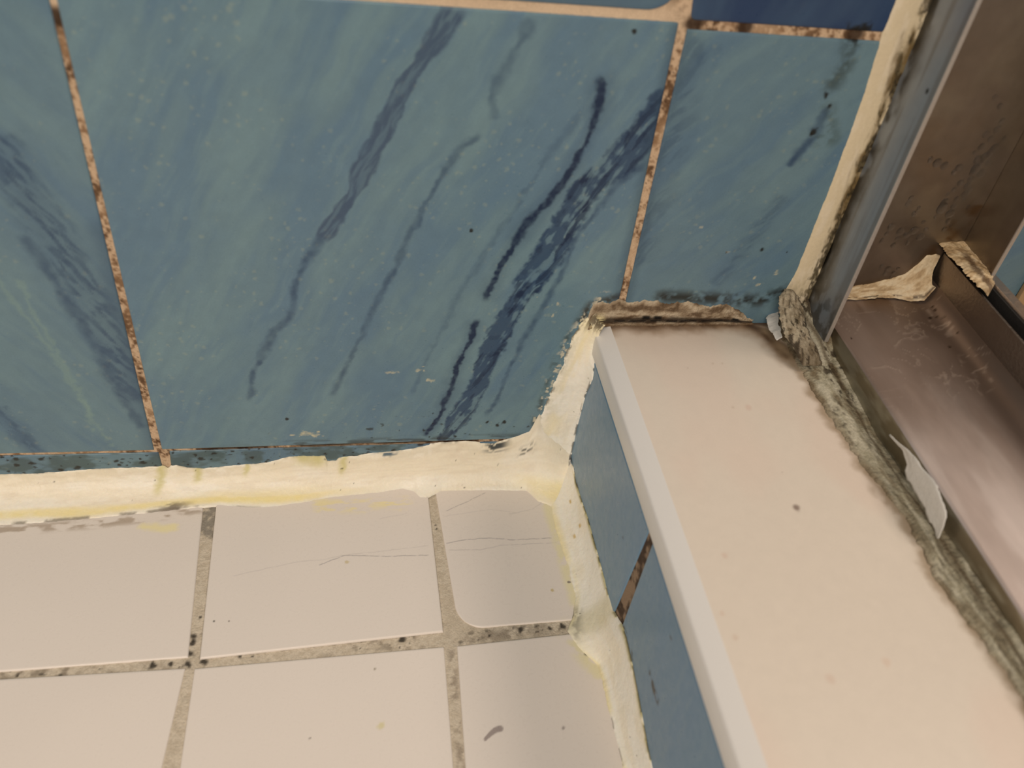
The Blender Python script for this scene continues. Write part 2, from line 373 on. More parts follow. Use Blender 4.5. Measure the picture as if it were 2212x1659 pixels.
for q, step, dr, vs, pl, tint, sd, rad in tiles:
    P, dep = patch(q, step, rad); c = mould(P, wallcolour(P, dr, vs, pl, tint, sd))
    V3 = np.stack([P[...,0], dep-.00005*0, P[...,1]], -1); n, m_ = P.shape[:2]
    VV.append(V3.reshape(-1,3)); CC.append(c.reshape(-1,3)); FF.append(gridF(n, m_, True, off)); off += n*m_
wall = empty('wall_back', (0,.02,0), 'blue marbled tile wall behind the shower corner', 'wall', kind='structure')
raw('tiling', np.concatenate(VV), np.concatenate(FF), M_tile, wall, col=np.concatenate(CC))['label'] = 'glossy blue marbled wall tiles with dark navy veins'
# grout behind the tile faces
gx = np.concatenate([np.arange(-.60,-.27,.004), np.arange(-.27,.17,.0006), np.arange(.17,.622,.004)]); gz = np.concatenate([np.arange(-.004,.245,.0006), np.arange(.245,.43,.004)])
X, Z = np.meshgrid(gx, gz, indexing='ij')
n = .5*fbm(X*300, Z*170, 3, 5)+.5*fbm(X*900, Z*800, 3, 4); n2 = fbm(X*60, Z*60, 3, 6)
clean = sm(.012,.0,np.abs(Z-.2265))*sm(.02,.0,X)          # the top joint left of the crossing is the clean one
c = np.broadcast_to(lin((205,178,148)), X.shape+(3,))
c = mix(c, lin((136,104,74)), np.clip(sm(.40,.60,n)*(1-.75*clean)*sm(.25,.5,n2+.1),0,1)*.85)
c = mix(c, lin((74,52,36)), np.clip(sm(.51,.63,n)*(1-.9*clean)*sm(.40,.62,n2+.04),0,1)*.75)
c = mix(c, lin((48,32,22)), spots(X,Z,.0018,.55,.0002,.0007,67)*(1-.8*clean)*sm(.42,.6,n2)*.8)
c = mix(c, lin((222,200,172)), clean*.7)
c = mix(c, lin((214,190,160)), sm(.006,.002,Z)*0+sm(.0,.004,.02-Z)*sm(.01,-.01,X)*.6)
bt = sm(.0018,.0004,np.abs(Z-np.interp(X, GR_W[:,0], GR_W[:,1])))
c = mix(c, lin((36,24,16)), bt*sm(-.178,-.165,X)*sm(.30,.55,fbm(X*60,Z*10,3,66)+.12)*.9)
for px, py in [(120,38),(1500,52),(1610,60),(1850,74)]:
    w = wp([(px,py)])[0]; c = mix(c, lin((44,26,14)), sm(.0045,.0018,np.hypot(X-w[0],Z-w[1]))*.9)
Y = .0006+.00025*(fbm(X*500,Z*500,3,9)-.5)
raw('grout', np.stack([X,Y,Z],-1), gridF(*X.shape, True), M_grout, wall, col=c)['label'] = 'tan grout lines spotted with brown mould'

# ---- white tiled shower floor
UX = [fl((435,1135),(413,1356)), fl((462,1135),(437,1369)), fl((926,1078),(957.6,1363)), fl((943,1078),(977,1277)),
      fl((398,1453),(350,1657)), fl((418,1453),(388,1657)), fl((960,1399),(980,1657)), fl((987,1399),(1005,1657))]
UY = [fl((0,1451),(405,1420)), fl((0,1466),(390,1443)), fl((431,1424),(960,1365)), fl((422,1443),(960,1396)), fl((1032,1356),(1227,1340)), fl((992,1394),(1222,1369))]
BK = (np.array([0.,-.0005]), np.array([1.,-.0005])); CUR = (np.array([.0015,0.]), np.array([.0015,1.])); FR = (np.array([0.,-.196]), np.array([1.,-.196])); LF = (np.array([-.272,0.]), np.array([-.272,1.]))
white = lin((229,220,210))
CRACKS = [([(505,1245),(640,1215),(700,1210),(750,1198),(800,1195),(880,1185),(925,1180)], .3), ([(690,1222),(745,1200),(830,1203),(925,1200)], .8), ([(965,1173),(1010,1165),(1055,1162),(1110,1166),(1190,1162)], .85),
          ([(970,1188),(1040,1187),(1080,1178),(1200,1172)], .45), ([(965,1103),(1010,1083),(1048,1064)], .7), ([(1100,1110),(1150,1100),(1175,1082)], .35), ([(820,1122),(880,1110)],.25), ([(960,1115),(1060,1100),(1120,1108)],.25)]
def floorcolour(P, seed):
    X, Yy = P[...,0], P[...,1]
    c = np.broadcast_to(white, X.shape+(3,))*(1+.035*(fbm(X*25,Yy*25,3,seed)-.5))[..., None]
    jx = X+.0006*(fbm(X*400,Yy*400,3,5)-.5); jy = Yy+.0006*(fbm(X*400,Yy*400,3,6)-.5)
    for pts, k in CRACKS:
        D, T = pdist(jx, jy, fp(pts)); c = mix(c, lin((108,102,112)), sm(.00036,.00005,D)*k*sm(.2,.6,noise(T*30,0*T,3)+.25)*.6)
    # grey and yellow smears at the edge of the caulk
    D, T = pdist(X, Yy, fp([(-40,1146),(60,1142),(200,1132),(330,1118),(430,1100)])); n = fbm(X*160,Yy*420,4,7)
    c = mix(c, lin((176,160,142)), sm(.0042,.0006,D)*sm(.38,.6,n)*.85)
    D, T = pdist(X, Yy, fp([(310,1138),(350,1140),(375,1138)])); c = mix(c, lin((240,228,165)), sm(.0035,.0005,D+.003*(fbm(X*260,Yy*420,4,12)-.5))*sm(.3,.55,fbm(X*200,Yy*300,3,13))*.7)
    D, T = pdist(X, Yy, fp([(690,1092),(760,1094),(830,1088),(870,1090)])); c = mix(c, lin((240,226,165)), sm(.0060,.0,D+.005*(fbm(X*200,Yy*420,4,12)-.5))*sm(.40,.60,fbm(X*140,Yy*420,4,14))*.7)
    D, T = pdist(X, Yy, fp([(1180,1075),(1205,1160),(1245,1300)])); c = mix(c, lin((232,224,170)), sm(.0050,.001,D)*sm(.3,.6,fbm(X*200,Yy*200,3,15))*.6)
    D, T = pdist(X, Yy, fp([(1225,1360),(1262,1410),(1295,1450)])); c = mix(c, lin((228,220,168)), sm(.0075,.001,D)*sm(.35,.55,fbm(X*180,Yy*180,3,16))*.65)
    w = fp([(1062,1583)])[0]; e = fp([(1048,1597),(1060,1585),(1070,1577),(1080,1574)])
    D, T = pdist(X, Yy, e); c = mix(c, lin((140,126,122)), sm(.0014,.0009,D/(.55+.6*T))*.8)
    for px, py, r, col in [(462,1343,.0007,(80,78,70)),(1193,1275,.0011,(196,176,120)),(1229,1257,.0009,(110,100,100)),(750,1215,.0011,(206,190,150)),(670,1595,.0006,(110,100,90)),(810,1445,.0006,(150,140,120)),(823,1567,.0018,(216,206,160)),(1217,1572,.0011,(150,140,135)),(495,1343,.0005,(120,110,100)),(1265,1413,.0010,(60,54,52))]:
        q = fp([(px,py)])[0]; D = np.hypot(X-q[0], Yy-q[1])*(1+.8*(noise(X*900,Yy*900,8)-.5)); c = mix(c, lin(col), sm(r,r*.4,D)*.8)
    return c
ft = [(quad(LF, BK, UX[0], UY[0]), .0005, 1, (0,)*4), (quad(UX[1], BK, UX[2], UY[2]), .00028, 2, (0,)*4), (quad(UX[3], BK, CUR, UY[4]), .00028, 3, (0,0,0,.012)),
      (quad(LF, UY[1], UX[4], FR), .0007, 4, (0,)*4), (quad(UX[5], UY[3], UX[6], FR), .0005, 5, (0,.001,.001,.001)), (quad(UX[7], UY[5], CUR, FR), .0005, 6, (0,)*4)]
for r in range(4):
    for k in range(8):
        xa = -.272-.1035*(k-2)-.1005; ya = -.196-.1035*(r-1)-.003
        if r == 0 and k < 3: continue
        if xa > -.06: continue
        ya = ya if r else -.0925
        yb = ya-.1005
        if r == 0: continue
        xb = min(xa+.1005, .0015)
        ft.append(([(xa,ya),(xb,ya),(xb,yb),(xa,yb)], .005, 7, (0,)*4))
for r in range(1,4):
    ya = -.196-.1035*(r-1)-.003
    ft.append(([(-.0615,ya),(.0015,ya),(.0015,ya-.1005),(-.0615,ya-.1005)], .005, 7, (0,)*4))
for k in range(3):
    xa = -.272-.1035*(k+1)+.0
    ft += [([(xa,-.0005),(xa+.1005,-.0005),(xa+.1005,-.0925),(xa,-.0925)], .005, 8, (0,)*4), ([(xa,-.0955),(xa+.1005,-.0955),(xa+.1005,-.196),(xa,-.196)], .005, 8, (0,)*4)]
VV, FF, CC = [], [], []; off = 0
lift = {1: .0004, 2: -.0001}
for i, (q, step, sd, rad) in enumerate(ft):
    P, dep = patch(q, step, rad, .0007); c = floorcolour(P, sd)
    V3 = np.stack([P[...,0], P[...,1], lift.get(i, 0)-dep*1.3], -1); n, m_ = P.shape[:2]
    VV.append(V3.reshape(-1,3)); CC.append(c.reshape(-1,3)); FF.append(gridF(n, m_, True, off)); off += n*m_
floor = empty('floor', (-.1,-.15,-.01), 'white square tiled shower floor', 'floor', kind='structure')
raw('tiling', np.concatenate(VV), np.concatenate(FF), M_floor, floor, col=np.concatenate(CC))['label'] = 'cream white glazed floor tiles with hairline cracks'
gx = np.concatenate([np.arange(-.60,-.27,.004), np.arange(-.27,.004,.0006)]); gy = np.concatenate([np.arange(-.51,-.20,.004), np.arange(-.20,.0005,.0006)])
X, Yg = np.meshgrid(gx, gy, indexing='ij')
n = fbm(X*360, Yg*360, 4, 25); n2 = fbm(X*70, Yg*70, 3, 26)
c = np.broadcast_to(lin((208,196,176)), X.shape+(3,))
c = mix(c, lin((178,164,142)), sm(.40,.65,fbm(X*800,Yg*800,3,24))*.45)
gl = fp([(0,1458),(410,1431),(690,1405),(965,1380),(1235,1352)]); D, T = pdist(X, Yg, gl)
c = mix(c, lin((138,126,110)), np.clip(sm(.006,.001,D)*sm(.42,.66,n)*sm(.34,.62,n2+.02),0,1)*.75)
c = mix(c, lin((44,40,34)), np.clip(sm(.0045,.0010,D)*spots(X,Yg,.0030,.6,.0002,.0014,30)*sm(.40,.60,n2+.03),0,1)*.9)
for px, py, r in [(418,1372,.0020),(416,1388,.0016),(433,1332,.001),(410,1410,.0018),(405,1432,.0022),(328,1436,.0018),(368,1432,.0015),(440,1426,.0019),(518,1416,.0015),(545,1416,.0008),(868,1380,.0022),(895,1375,.0008),(1125,1358,.0022),(1020,1366,.0016),(1215,1352,.0022),(1190,1357,.0015),(941,1133,.0007),(943,1140,.0006)]:
    q = fp([(px,py)])[0]; D2 = np.hypot(X-q[0], (Yg-q[1])*1.1)*(1+1.1*(noise(X*700,Yg*700,28)-.5)); c = mix(c, lin((34,30,26)), sm(r,r*.35,D2)*.9)
D2, T = pdist(X, Yg, fp([(430,1105),(455,1112),(450,1140)])); c = mix(c, lin((134,128,118)), sm(.0075,.004,D2)*sm(.25,.5,n)*.85)
D2, T = pdist(X, Yg, fp([(976,1395),(985,1530),(998,1657)])); c = mix(c, lin((150,136,120)), sm(.003,.0,D2)*sm(.5,.66,n)*.7)
D2, T = pdist(X, Yg, fp([(965,1300),(990,1360),(1030,1362)])); c = mix(c, lin((196,182,160)), sm(.006,.0,D2)*.5)
Zg = -.00065+.0004*(fbm(X*300,Yg*300,3,29)-.5)
raw('grout', np.stack([X,Yg,Zg],-1), gridF(*X.shape), M_fgrout, floor, col=c)['label'] = 'pale floor grout with black mould spots'

# ---- the curb
H0, HE, HB, XC, XE, XF = .0956, .0918, .0809, .0071, .0006, .0016
XO = .172
curb = empty('shower_curb', (.085,-.25,0), 'low shower curb with blue tiled face under a white marble cap', 'curb', kind='thing')
# cap slab: top surface as a fine sheet with its stains, edges bevelled
ys = np.concatenate([np.arange(-.0004,-.27,-.0006), np.arange(-.27,-.61,-.01)])
xs = np.concatenate([np.arange(XC,.105,.0006), np.linspace(.106,XO,12)])
X, Yc = np.meshgrid(xs, ys, indexing='ij')
mar = lin((219,209,195))
n = fbm(X*30, Yc*18, 4, 35); n2 = fbm(X*300, Yc*300, 3, 36)
def cp(pts): return up(pts, 'z', H0)[:, :2]
c = np.broadcast_to(mar, X.shape+(3,))*(1+.03*(n-.5)+.04*(n2-.5))[..., None]
c = mix(c, lin((222,201,186)), sm(.5,.7,fbm(X*22,Yc*14,3,38))*.35)
D, T = pdist(X, Yc, cp([(1322,700),(1400,697),(1500,692),(1600,697),(1640,712),(1700,765)])*np.array([1,1.])); D = np.minimum(D, np.hypot(np.maximum(0,X-.078), Yc)+.0015*sm(.02,.0,X)); D = np.where(X > .1, .02, D)
k = sm(.0105,.0,D+.006*(fbm(X*150,Yc*150,4,39)-.5)); c = mix(c, lin((150,124,96)), np.clip(k*.95,0,1))
k = sm(.0058,.0,D+.004*(fbm(X*190,Yc*190,4,40)-.5)); c = mix(c, lin((70,50,34)), np.clip(k*.9,0,1))
D, T = pdist(X, Yc, cp([(1660,720),(1711,772),(1759,851),(1802,918),(1851,991),(1893,1045),(1954,1118),(2015,1240),(2088,1343),(2167,1447),(2230,1540)]))
k = sm(.0050,.0,D+.006*(fbm(X*170,Yc*170,4,41)-.5)); c = mix(c, lin((150,130,104)), np.clip(k*.8,0,1))
for px, py, r, col in [(1720,1097,.0019,(128,110,100)),(1617,880,.0020,(206,176,160)),(1583,880,.0008,(180,156,136)),(1795,1467,.0022,(206,180,162)),(1565,1200,.0014,(206,176,158)),(1560,1325,.0012,(206,180,160)),(1588,1377,.0012,(200,176,156)),(1540,785,.0007,(190,168,146)),(1485,795,.0006,(180,158,140)),(1690,1020,.0006,(170,150,136)),(1560,785,.0006,(190,168,146)),(1915,1430,.0018,(212,186,166))]:
    q = cp([(px,py)])[0]; D = np.hypot((X-q[0]), (Yc-q[1])*.8)*(1+.5*(noise(X*600,Yc*600,42)-.5)); c = mix(c, lin(col), sm(r,r*.3,D)*(.85 if px == 1720 else .42))
top = np.stack([X, Yc, np.full_like(X, H0)], -1)
# rest of the slab: inner chamfer, front edge, underside, outer edge
pr = [(XC,H0),(XC-.0005,H0-.0002),(XE+.0008,HE+.0004),(XE+.0001,HE),(XE,HE-.0006),(XE,HB+.0012),(XE+.0004,HB+.0003),(XE+.0014,HB),(XO-.002,HB),(XO,HB+.002),(XO,H0-.002),(XO-.0006,H0)]
a = np.array([[(x, y, z) for y in (-.0004, -.15, -.30, -.60)] for x, z in pr])
cside = np.broadcast_to(lin((224,222,218)), a.shape[:2]+(3,)).copy(); cside[:, 3:8] = lin((204,207,210))
n0 = top.shape[0]*top.shape[1]
Vc = np.concatenate([top.reshape(-1,3), a.reshape(-1,3)]); Fc = np.concatenate([gridF(*top.shape[:2], True), gridF(a.shape[0], a.shape[1], False, n0)])
cap = raw('cap', Vc, Fc, M_cap, curb, col=np.concatenate([c.reshape(-1,3), cside.reshape(-1,3)]), smooth=False); cap['label'] = 'white marble cap slab with a bevelled edge'
# blue face of the curb
def cf(pts): return up(pts, 'x', XF)[:, 1:]
gl_, gr_ = cf([(1326,1322),(1397,1155)]), cf([(1349,1336),(1408,1176)])
el = (gl_[0], gl_[1]); er = (gr_[0], gr_[1])
HBt = (np.array([0,HB-.0018]), np.array([1,HB-.0018])); HZ = (np.array([0,-.003]), np.array([1,-.003]))
VV, FF, CC = [], [], []; off = 0
for q, sd, dr, tint in [(quad((np.array([-.0006,0]),np.array([-.0006,1])), HBt, el, HZ), 101, 80, .25), (quad(er, HBt, (np.array([-.305,0]),np.array([-.305,1])), HZ), 102, 70, .42), ([(-.308,HB-.0012),(-.508,HB-.0012),(-.508,-.003),(-.308,-.003)], 103, 70, .4)]:
    P, dep = patch(q, .0005 if sd < 103 else .004, edge=.0006)
    c = wallcolour(P, dr, (), (), tint*.5, sd, lin((114,152,184)))
    X_, Z_ = P[...,0], P[...,1]
    c = mix(c, lin((120,146,160)), sm(.5,.75,fbm(X_*900,Z_*60,3,104))*.22)
    for pts, rad, k in [([(1345,1350),(1358,1385),(1366,1420)],.0022,.8),([(1405,1460),(1412,1490),(1420,1512)],.0030,.8),([(1232,985),(1245,1040),(1252,1075)],.0020,.7),([(1345,1160),(1349,1165)],.0012,.8),([(1448,1375),(1450,1380)],.0010,.6)]:
        D, T = pdist(X_, Z_, cf(pts)); c = mix(c, black, np.clip(sm(rad,0,D)*sm(.35,.6,fbm(X_*330,Z_*330,3,105))*k*1.4,0,1))
    V3 = np.stack([XF+dep, X_, Z_], -1); n, m_ = P.shape[:2]
    VV.append(V3.reshape(-1,3)); CC.append(c.reshape(-1,3)); FF.append(gridF(n, m_, True, off)); off += n*m_
raw('tiled_face', np.concatenate(VV), np.concatenate(FF), M_tile, curb, col=np.concatenate(CC))['label'] = 'blue tiled inner face of the curb'
gy = np.concatenate([np.arange(-.60,-.16,.01), np.arange(-.16,.0,.0006)]); gz = np.arange(-.003,HB+.0002,.0006)
Yy, Z = np.meshgrid(gy, gz, indexing='ij'); n = fbm(Yy*260, Z*260, 4, 106)
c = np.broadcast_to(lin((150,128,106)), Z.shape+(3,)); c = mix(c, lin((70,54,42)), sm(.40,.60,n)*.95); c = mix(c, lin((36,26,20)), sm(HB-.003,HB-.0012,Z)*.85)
raw('grout', np.stack([np.full_like(Z, XF+.0006), Yy, Z], -1), gridF(*Z.shape, True), M_grout, curb, col=c)['label'] = 'dark brown mouldy grout in the curb face'
sweep('core', [(XF+.0012,-.003),(XO-.004,-.003),(XO-.004,HB-.0002),(XF+.0012,HB-.0002)], -.0006, -.60, M_white, curb)

# ------------------------------------------------------------------ beads of silicone
def resample(pts, key, ks):
    """polyline of 3-D points as a function of its key coordinate"""
    o = np.argsort(pts[:, key]); p = pts[o]
    return np.stack([np.interp(ks, p[:, key], p[:, i]) for i in range(3)], 1)
def bead(name, A, B, corner, nA, nB, key, k0, k1, step, mat, colf, rag=(.0006,.0006), thick=.0008, cove=.72, nc=26, lump=.0004, seed=0, tail=.0003, parent=None, rf=300):
    """A, B: edges (3-D polylines) on the two faces; the section bends towards the corner line"""
    ks = np.arange(k0, k1, step); nA = np.array(nA, float); nB = np.array(nB, float)
    a = resample(A, key, ks); b = resample(B, key, ks); c0 = corner(ks)
    dA = (a-c0); dA = dA/np.maximum(1e-6, np.linalg.norm(dA, axis=1))[:, None]; dB = (b-c0); dB = dB/np.maximum(1e-6, np.linalg.norm(dB, axis=1))[:, None]
    ra = (fbm(ks*rf, 0*ks, 5, seed+1, .65)-.5)*2*rag[0]; rb = (fbm(ks*rf, 0*ks+5, 5, seed+2, .65)-.5)*2*rag[1]
    a = a+dA*ra[:, None]; b = b+dB*rb[:, None]
    kw = 61; pad = lambda q: np.concatenate([np.repeat(q[:1], kw//2, 0), q, np.repeat(q[-1:], kw//2, 0)])
    box = lambda q: np.stack([np.convolve(pad(q)[:, i], np.hanning(kw)/np.hanning(kw).sum(), 'valid') for i in range(3)], 1)
    a0, b0 = a, b; a, b = box(a), box(b)
    s = np.concatenate([[0,.012,.03], np.linspace(.06,.94,nc), [.97,.988,1]])
    C = c0*cove+(a+b)/2*(1-cove)
    Sg, Kg = np.meshgrid(s, ks)
    S3 = Sg[..., None]
    P = a[:,None]*(1-S3)**2+2*C[:,None]*S3*(1-S3)+b[:,None]*S3**2+(a0-a)[:,None]*np.clip(1-S3*2.2,0,1)**2+(b0-b)[:,None]*np.clip(1-(1-S3)*2.2,0,1)**2
    nn = nA*(1-S3)+nB*S3; nn = nn/np.linalg.norm(nn, axis=-1, keepdims=True)
    arc = Sg*np.linalg.norm(b-a, axis=1)[:, None]*1.3
    t = thick*np.sin(np.pi*Sg)**.4
    t = t+np.sin(np.pi*np.clip(Sg,0,1))**.5*lump*((fbm(Kg*110, arc*190, 4, seed+3)-.5)*2+.5*(fbm(Kg*330, arc*650, 3, seed+4)-.5))
    P = P+nn*(t-tail*((Sg < .005)|(Sg > .995)))[..., None]
    col = colf(Kg, Sg, arc, P)
    # orientation
    e1 = P[1,nc//2]-P[0,nc//2]; e2 = P[0,nc//2+1]-P[0,nc//2]
    flip = np.dot(np.cross(e1, e2), nn[0,nc//2]) < 0
    return raw(name, P, gridF(*P.shape[:2], flip), mat, parent, col=col)
def W3(pts): return up(pts, 'y', 0)
def F3(pts): return up(pts, 'z', 0)
def C3(pts): return up(pts, 'x', XF)
def T3(pts): return up(pts, 'z', H0)
cream = lin((243,234,212)); ivory = lin((248,244,231)); yellow = lin((244,228,164)); green = lin((206,198,132)); gd = lin((120,112,98))
A1 = W3([(0,1024),(60,1023),(130,1018),(200,1013),(260,1010),(310,1009),(345,1006),(356,1008),(363,1012),(370,1006),(382,1004),(405,1010),(440,1011),(470,1009),(520,1003),(575,999),(600,992),(622,986),(647,984),(680,984),(702,983),(707,995),(726,994),(731,988),(765,984),(806,978),(855,974),(894,967),(932,959),(970,955),(1005,953),(1040,956),(1060,958),(1085,953),(1103,946),(1144,931),(1165,893)])
A1 = np.concatenate([[[-.60,0,A1[0,2]]], A1, [[.0,0,.024],[.01,0,.024]]])
B1 = F3([(0,1135),(60,1132),(190,1122),(285,1112),(411,1099),(434,1097),(475,1094),(538,1100),(601,1097),(668,1086),(679,1083),(736,1075),(815,1067),(869,1057),(895,1064),(907,1077),(920,1078),(932,1071),(954,1060),(1043,1059),(1138,1060),(1163,1084),(1182,1090),(1200,1100)])
B1 = np.concatenate([[[-.60,B1[0,1],0]], B1, [[.01,B1[-1,1],0]]])
def col_wall_floor(K, s, arc, P):
    n = fbm(K*40, s*3, 3, 201); n2 = fbm(K*230, s*14, 4, 202); n3 = noise(K*900, s*40, 203)
    c = mix(np.broadcast_to(cream, s.shape+(3,)), ivory, sm(.4,.7,n)*.6)
    c = mix(c, lin((226,216,190)), sm(.38,.0,s)*.6*sm(.3,.6,n2))
    c = mix(c, lin((214,202,178)), sm(.52,.68,fbm(K*55,s*26,4,209))*.2*sm(.75,.3,s)); c = mix(c, lin((206,188,166)), sm(.60,.72,fbm(K*90,s*9,4,211))*.15)
    yb = sm(.12,.02,np.abs(s-.86+.10*(n-.5)))*sm(-.09,-.14,K)+sm(.25,.05,np.abs(s-.80))*sm(-.04,-.005,K)*.8+sm(.2,.0,np.abs(s-.75))*sm(.05,.0,np.abs(K+.15))*.6
    c = mix(c, yellow, np.clip(yb*(.55+.6*n2),0,1)*.9)
    for px, r, s0, s1 in [(350,.0035,.0,.6),(430,.003,.0,.35),(535,.002,.0,.22),(690,.006,.0,.16),(745,.003,.0,.35),(660,.008,0,.12)]:
        x0 = W3([(px,1010)])[0,0]; c = mix(c, green, sm(r,0,np.abs(K-x0+.0025*(n2-.5)+.004*s))*sm(s1+.15,s1-.1,s)*.75)
    c = mix(c, gd, np.clip(sm(.0,.05,s-.93)*sm(.42,.62,fbm(K*160,s*8,4,204))*sm(-.13,-.17,K)*1.0,0,1)*.8)
    x0 = W3([(395,1100)])[0,0]; c = mix(c, lin((120,108,92)), sm(.012,.0,np.abs(K-x0))*sm(.80,.9,s)*sm(.40,.6,fbm(K*200,s*20,3,205))*.85)
    c = mix(c, lin((70,60,50)), spots(K,arc,.005,.10,.0002,.0007,203)*.75)
    c = mix(c, lin((70,72,64)), sm(.02,.0,s)*sm(.45,.6,n2)*.6)
    xb = W3([(1072,958)])[0,0]; c = mix(c, lin((40,52,58)), sm(.0085,.002,np.abs(K-xb))*sm(.16,.02,np.abs(s-.06))*sm(.46,.55,fbm(K*260,s*26,3,206))*.95)
    xb = W3([(1130,985)])[0,0]; c = mix(c, lin((70,72,68)), sm(.006,.001,np.abs(K-xb))*sm(.1,.02,np.abs(s-.26))*sm(.52,.6,fbm(K*300,s*40,3,207))*.9)
    xb = W3([(832,985)])[0,0]; c = mix(c, lin((64,96,116)), sm(.009,.002,np.abs(K-xb))*sm(.07,.02,np.abs(s-.05))*sm(.40,.55,fbm(K*160,s*20,3,208))*.9)
    return c
o = bead('caulk_bead', A1, B1, lambda k: np.stack([k, 0*k, 0*k], 1), (0,-1,0), (0,0,1), 0, -.60, .002, .00045, M_cream, col_wall_floor, (.0005,.0004), .0009, .78, 30, .00028, 210)
tag(o, 'thick cream caulk bead where the blue wall meets the white floor', 'caulk')
A2 = W3([(1140,960),(1144,935),(1151,928),(1173,890),(1189,845),(1217,782),(1236,725),(1255,699),(1277,676),(1296,672)])
B2 = C3([(1228,985),(1230,978),(1236,947),(1249,905),(1265,855),(1280,822),(1284,795),(1284,770),(1287,742),(1296,716),(1308,700)])
A2 = np.concatenate([[[A2[0,0],0,.001]], A2]); B2[:,1] = np.minimum(B2[:,1], -.0034); B2 = np.concatenate([[[XF,B2[0,1],.001]], B2])
def col_corner(K, s, arc, P):
    n = fbm(K*60, s*3, 3, 221); n2 = fbm(K*260, s*14, 4, 222); n3 = noise(K*1000, s*40, 223)
    c = mix(np.broadcast_to(ivory, s.shape+(3,)), cream, sm(.4,.7,n)*.6)
    c = mix(c, lin((216,212,190)), sm(.45,.0,s)*.55*sm(.3,.6,n2))
    c = mix(c, yellow, sm(.075,.10,K)*.45+sm(.25,.0,np.abs(s-.3))*sm(.45,.65,n)*.3)
    c = mix(c, lin((78,60,40)), np.clip(sm(.091,.100,K)*sm(.40,.56,n2+.03)*1.0,0,1)*.85)
    c = mix(c, black, sm(.06,.01,s)*sm(.50,.62,n2)*.7)
    c = mix(c, lin((60,54,50)), spots(K,arc,.005,.10,.0002,.0006,223)*.8)
    c = mix(c, lin((60,70,74)), sm(.93,.99,s)*sm(.48,.6,n2)*.8)
    return c
o = bead('caulk_bead', A2, B2, lambda k: np.stack([0*k+XF, 0*k, k], 1), (0,-1,0), (-1,0,0), 2, .003, float(A2[-1,2]), .00045, M_cream, col_corner, (.0011,.0007), .0012, .70, 28, .00035, 230)
tag(o, 'short upright white caulk bead in the corner between blue wall and curb', 'caulk')
A3 = F3([(1178,1060),(1185,1075),(1203,1151),(1227,1222),(1243,1290),(1236,1330),(1226,1362),(1240,1385),(1259,1409),(1291,1437),(1300,1470),(1310,1516),(1322,1560),(1334,1612),(1346,1659)])
B3 = C3([(1229,985),(1239,1010),(1244,1040),(1258,1083),(1271,1119),(1283,1165),(1295,1207),(1307,1254),(1316,1290),(1324,1316),(1336,1338),(1346,1352),(1354,1377),(1364,1420),(1374,1469),(1390,1556),(1400,1610),(1410,1659)])
A3 = np.concatenate([[[A3[0,0]-.002,-.0006,0]], A3, [[A3[-1,0]+.001,-.60,0]]]); B3[0,1] = -.004; B3 = np.concatenate([[[XF,-.0006,B3[0,2]+.004]], B3, [[XF,-.60,B3[-1,2]]]])
def col_curb_floor(K, s, arc, P):
    n = fbm(K*50, s*3, 3, 241); n2 = fbm(K*240, s*14, 4, 242); n3 = noise(K*900, s*40, 243)
    c = mix(np.broadcast_to(ivory, s.shape+(3,)), cream, sm(.4,.7,n)*.7)
    c = mix(c, yellow, np.clip(sm(.22,.0,s)*sm(.3,.6,n+.1)*.7+sm(.93,1,s)*sm(.35,.55,n2)*.9,0,1)*.85)
    c = mix(c, lin((176,168,110)), sm(.90,1.0,s)*sm(.46,.6,fbm(K*140,s*3,3,244))*.8)
    c = mix(c, lin((70,66,52)), sm(.955,1.0,s)*sm(.47,.58,n2)*.9)
    yk = F3([(1250,1355)])[0,1]; c = mix(c, lin((206,196,150)), sm(.010,.002,np.abs(K-yk))*.5)
    c = mix(c, lin((96,90,80)), sm(.011,.003,np.abs(K-yk-.002))*sm(.3,.0,s)*sm(.42,.6,n2)*.75)
    for px, py, s0 in [(1237,1172,.42),(1258,1160,.7),(1240,1100,.6)]:
        y0 = F3([(px,py)])[0,1]; c = mix(c, lin((206,174,96)), sm(.0016,.0005,np.abs(K-y0))*sm(.06,.02,np.abs(s-s0))*.8)
    c = mix(c, lin((80,70,60)), spots(K,arc,.006,.08,.0002,.0006,243)*.7)
    c = mix(c, lin((120,108,98)), sm(.05,.0,s)*sm(.52,.62,n2)*sm(-.12,-.13,K)*.7)
    return c
o = bead('caulk_bead', A3, B3, lambda k: np.stack([0*k+XF, k, 0*k], 1), (0,0,1), (-1,0,0), 1, -.60, -.0010, .00045, M_cream, col_curb_floor, (.0005,.0005), .0010, .74, 28, .00030, 250)
tag(o, 'ivory caulk bead along the foot of the blue curb face', 'caulk')

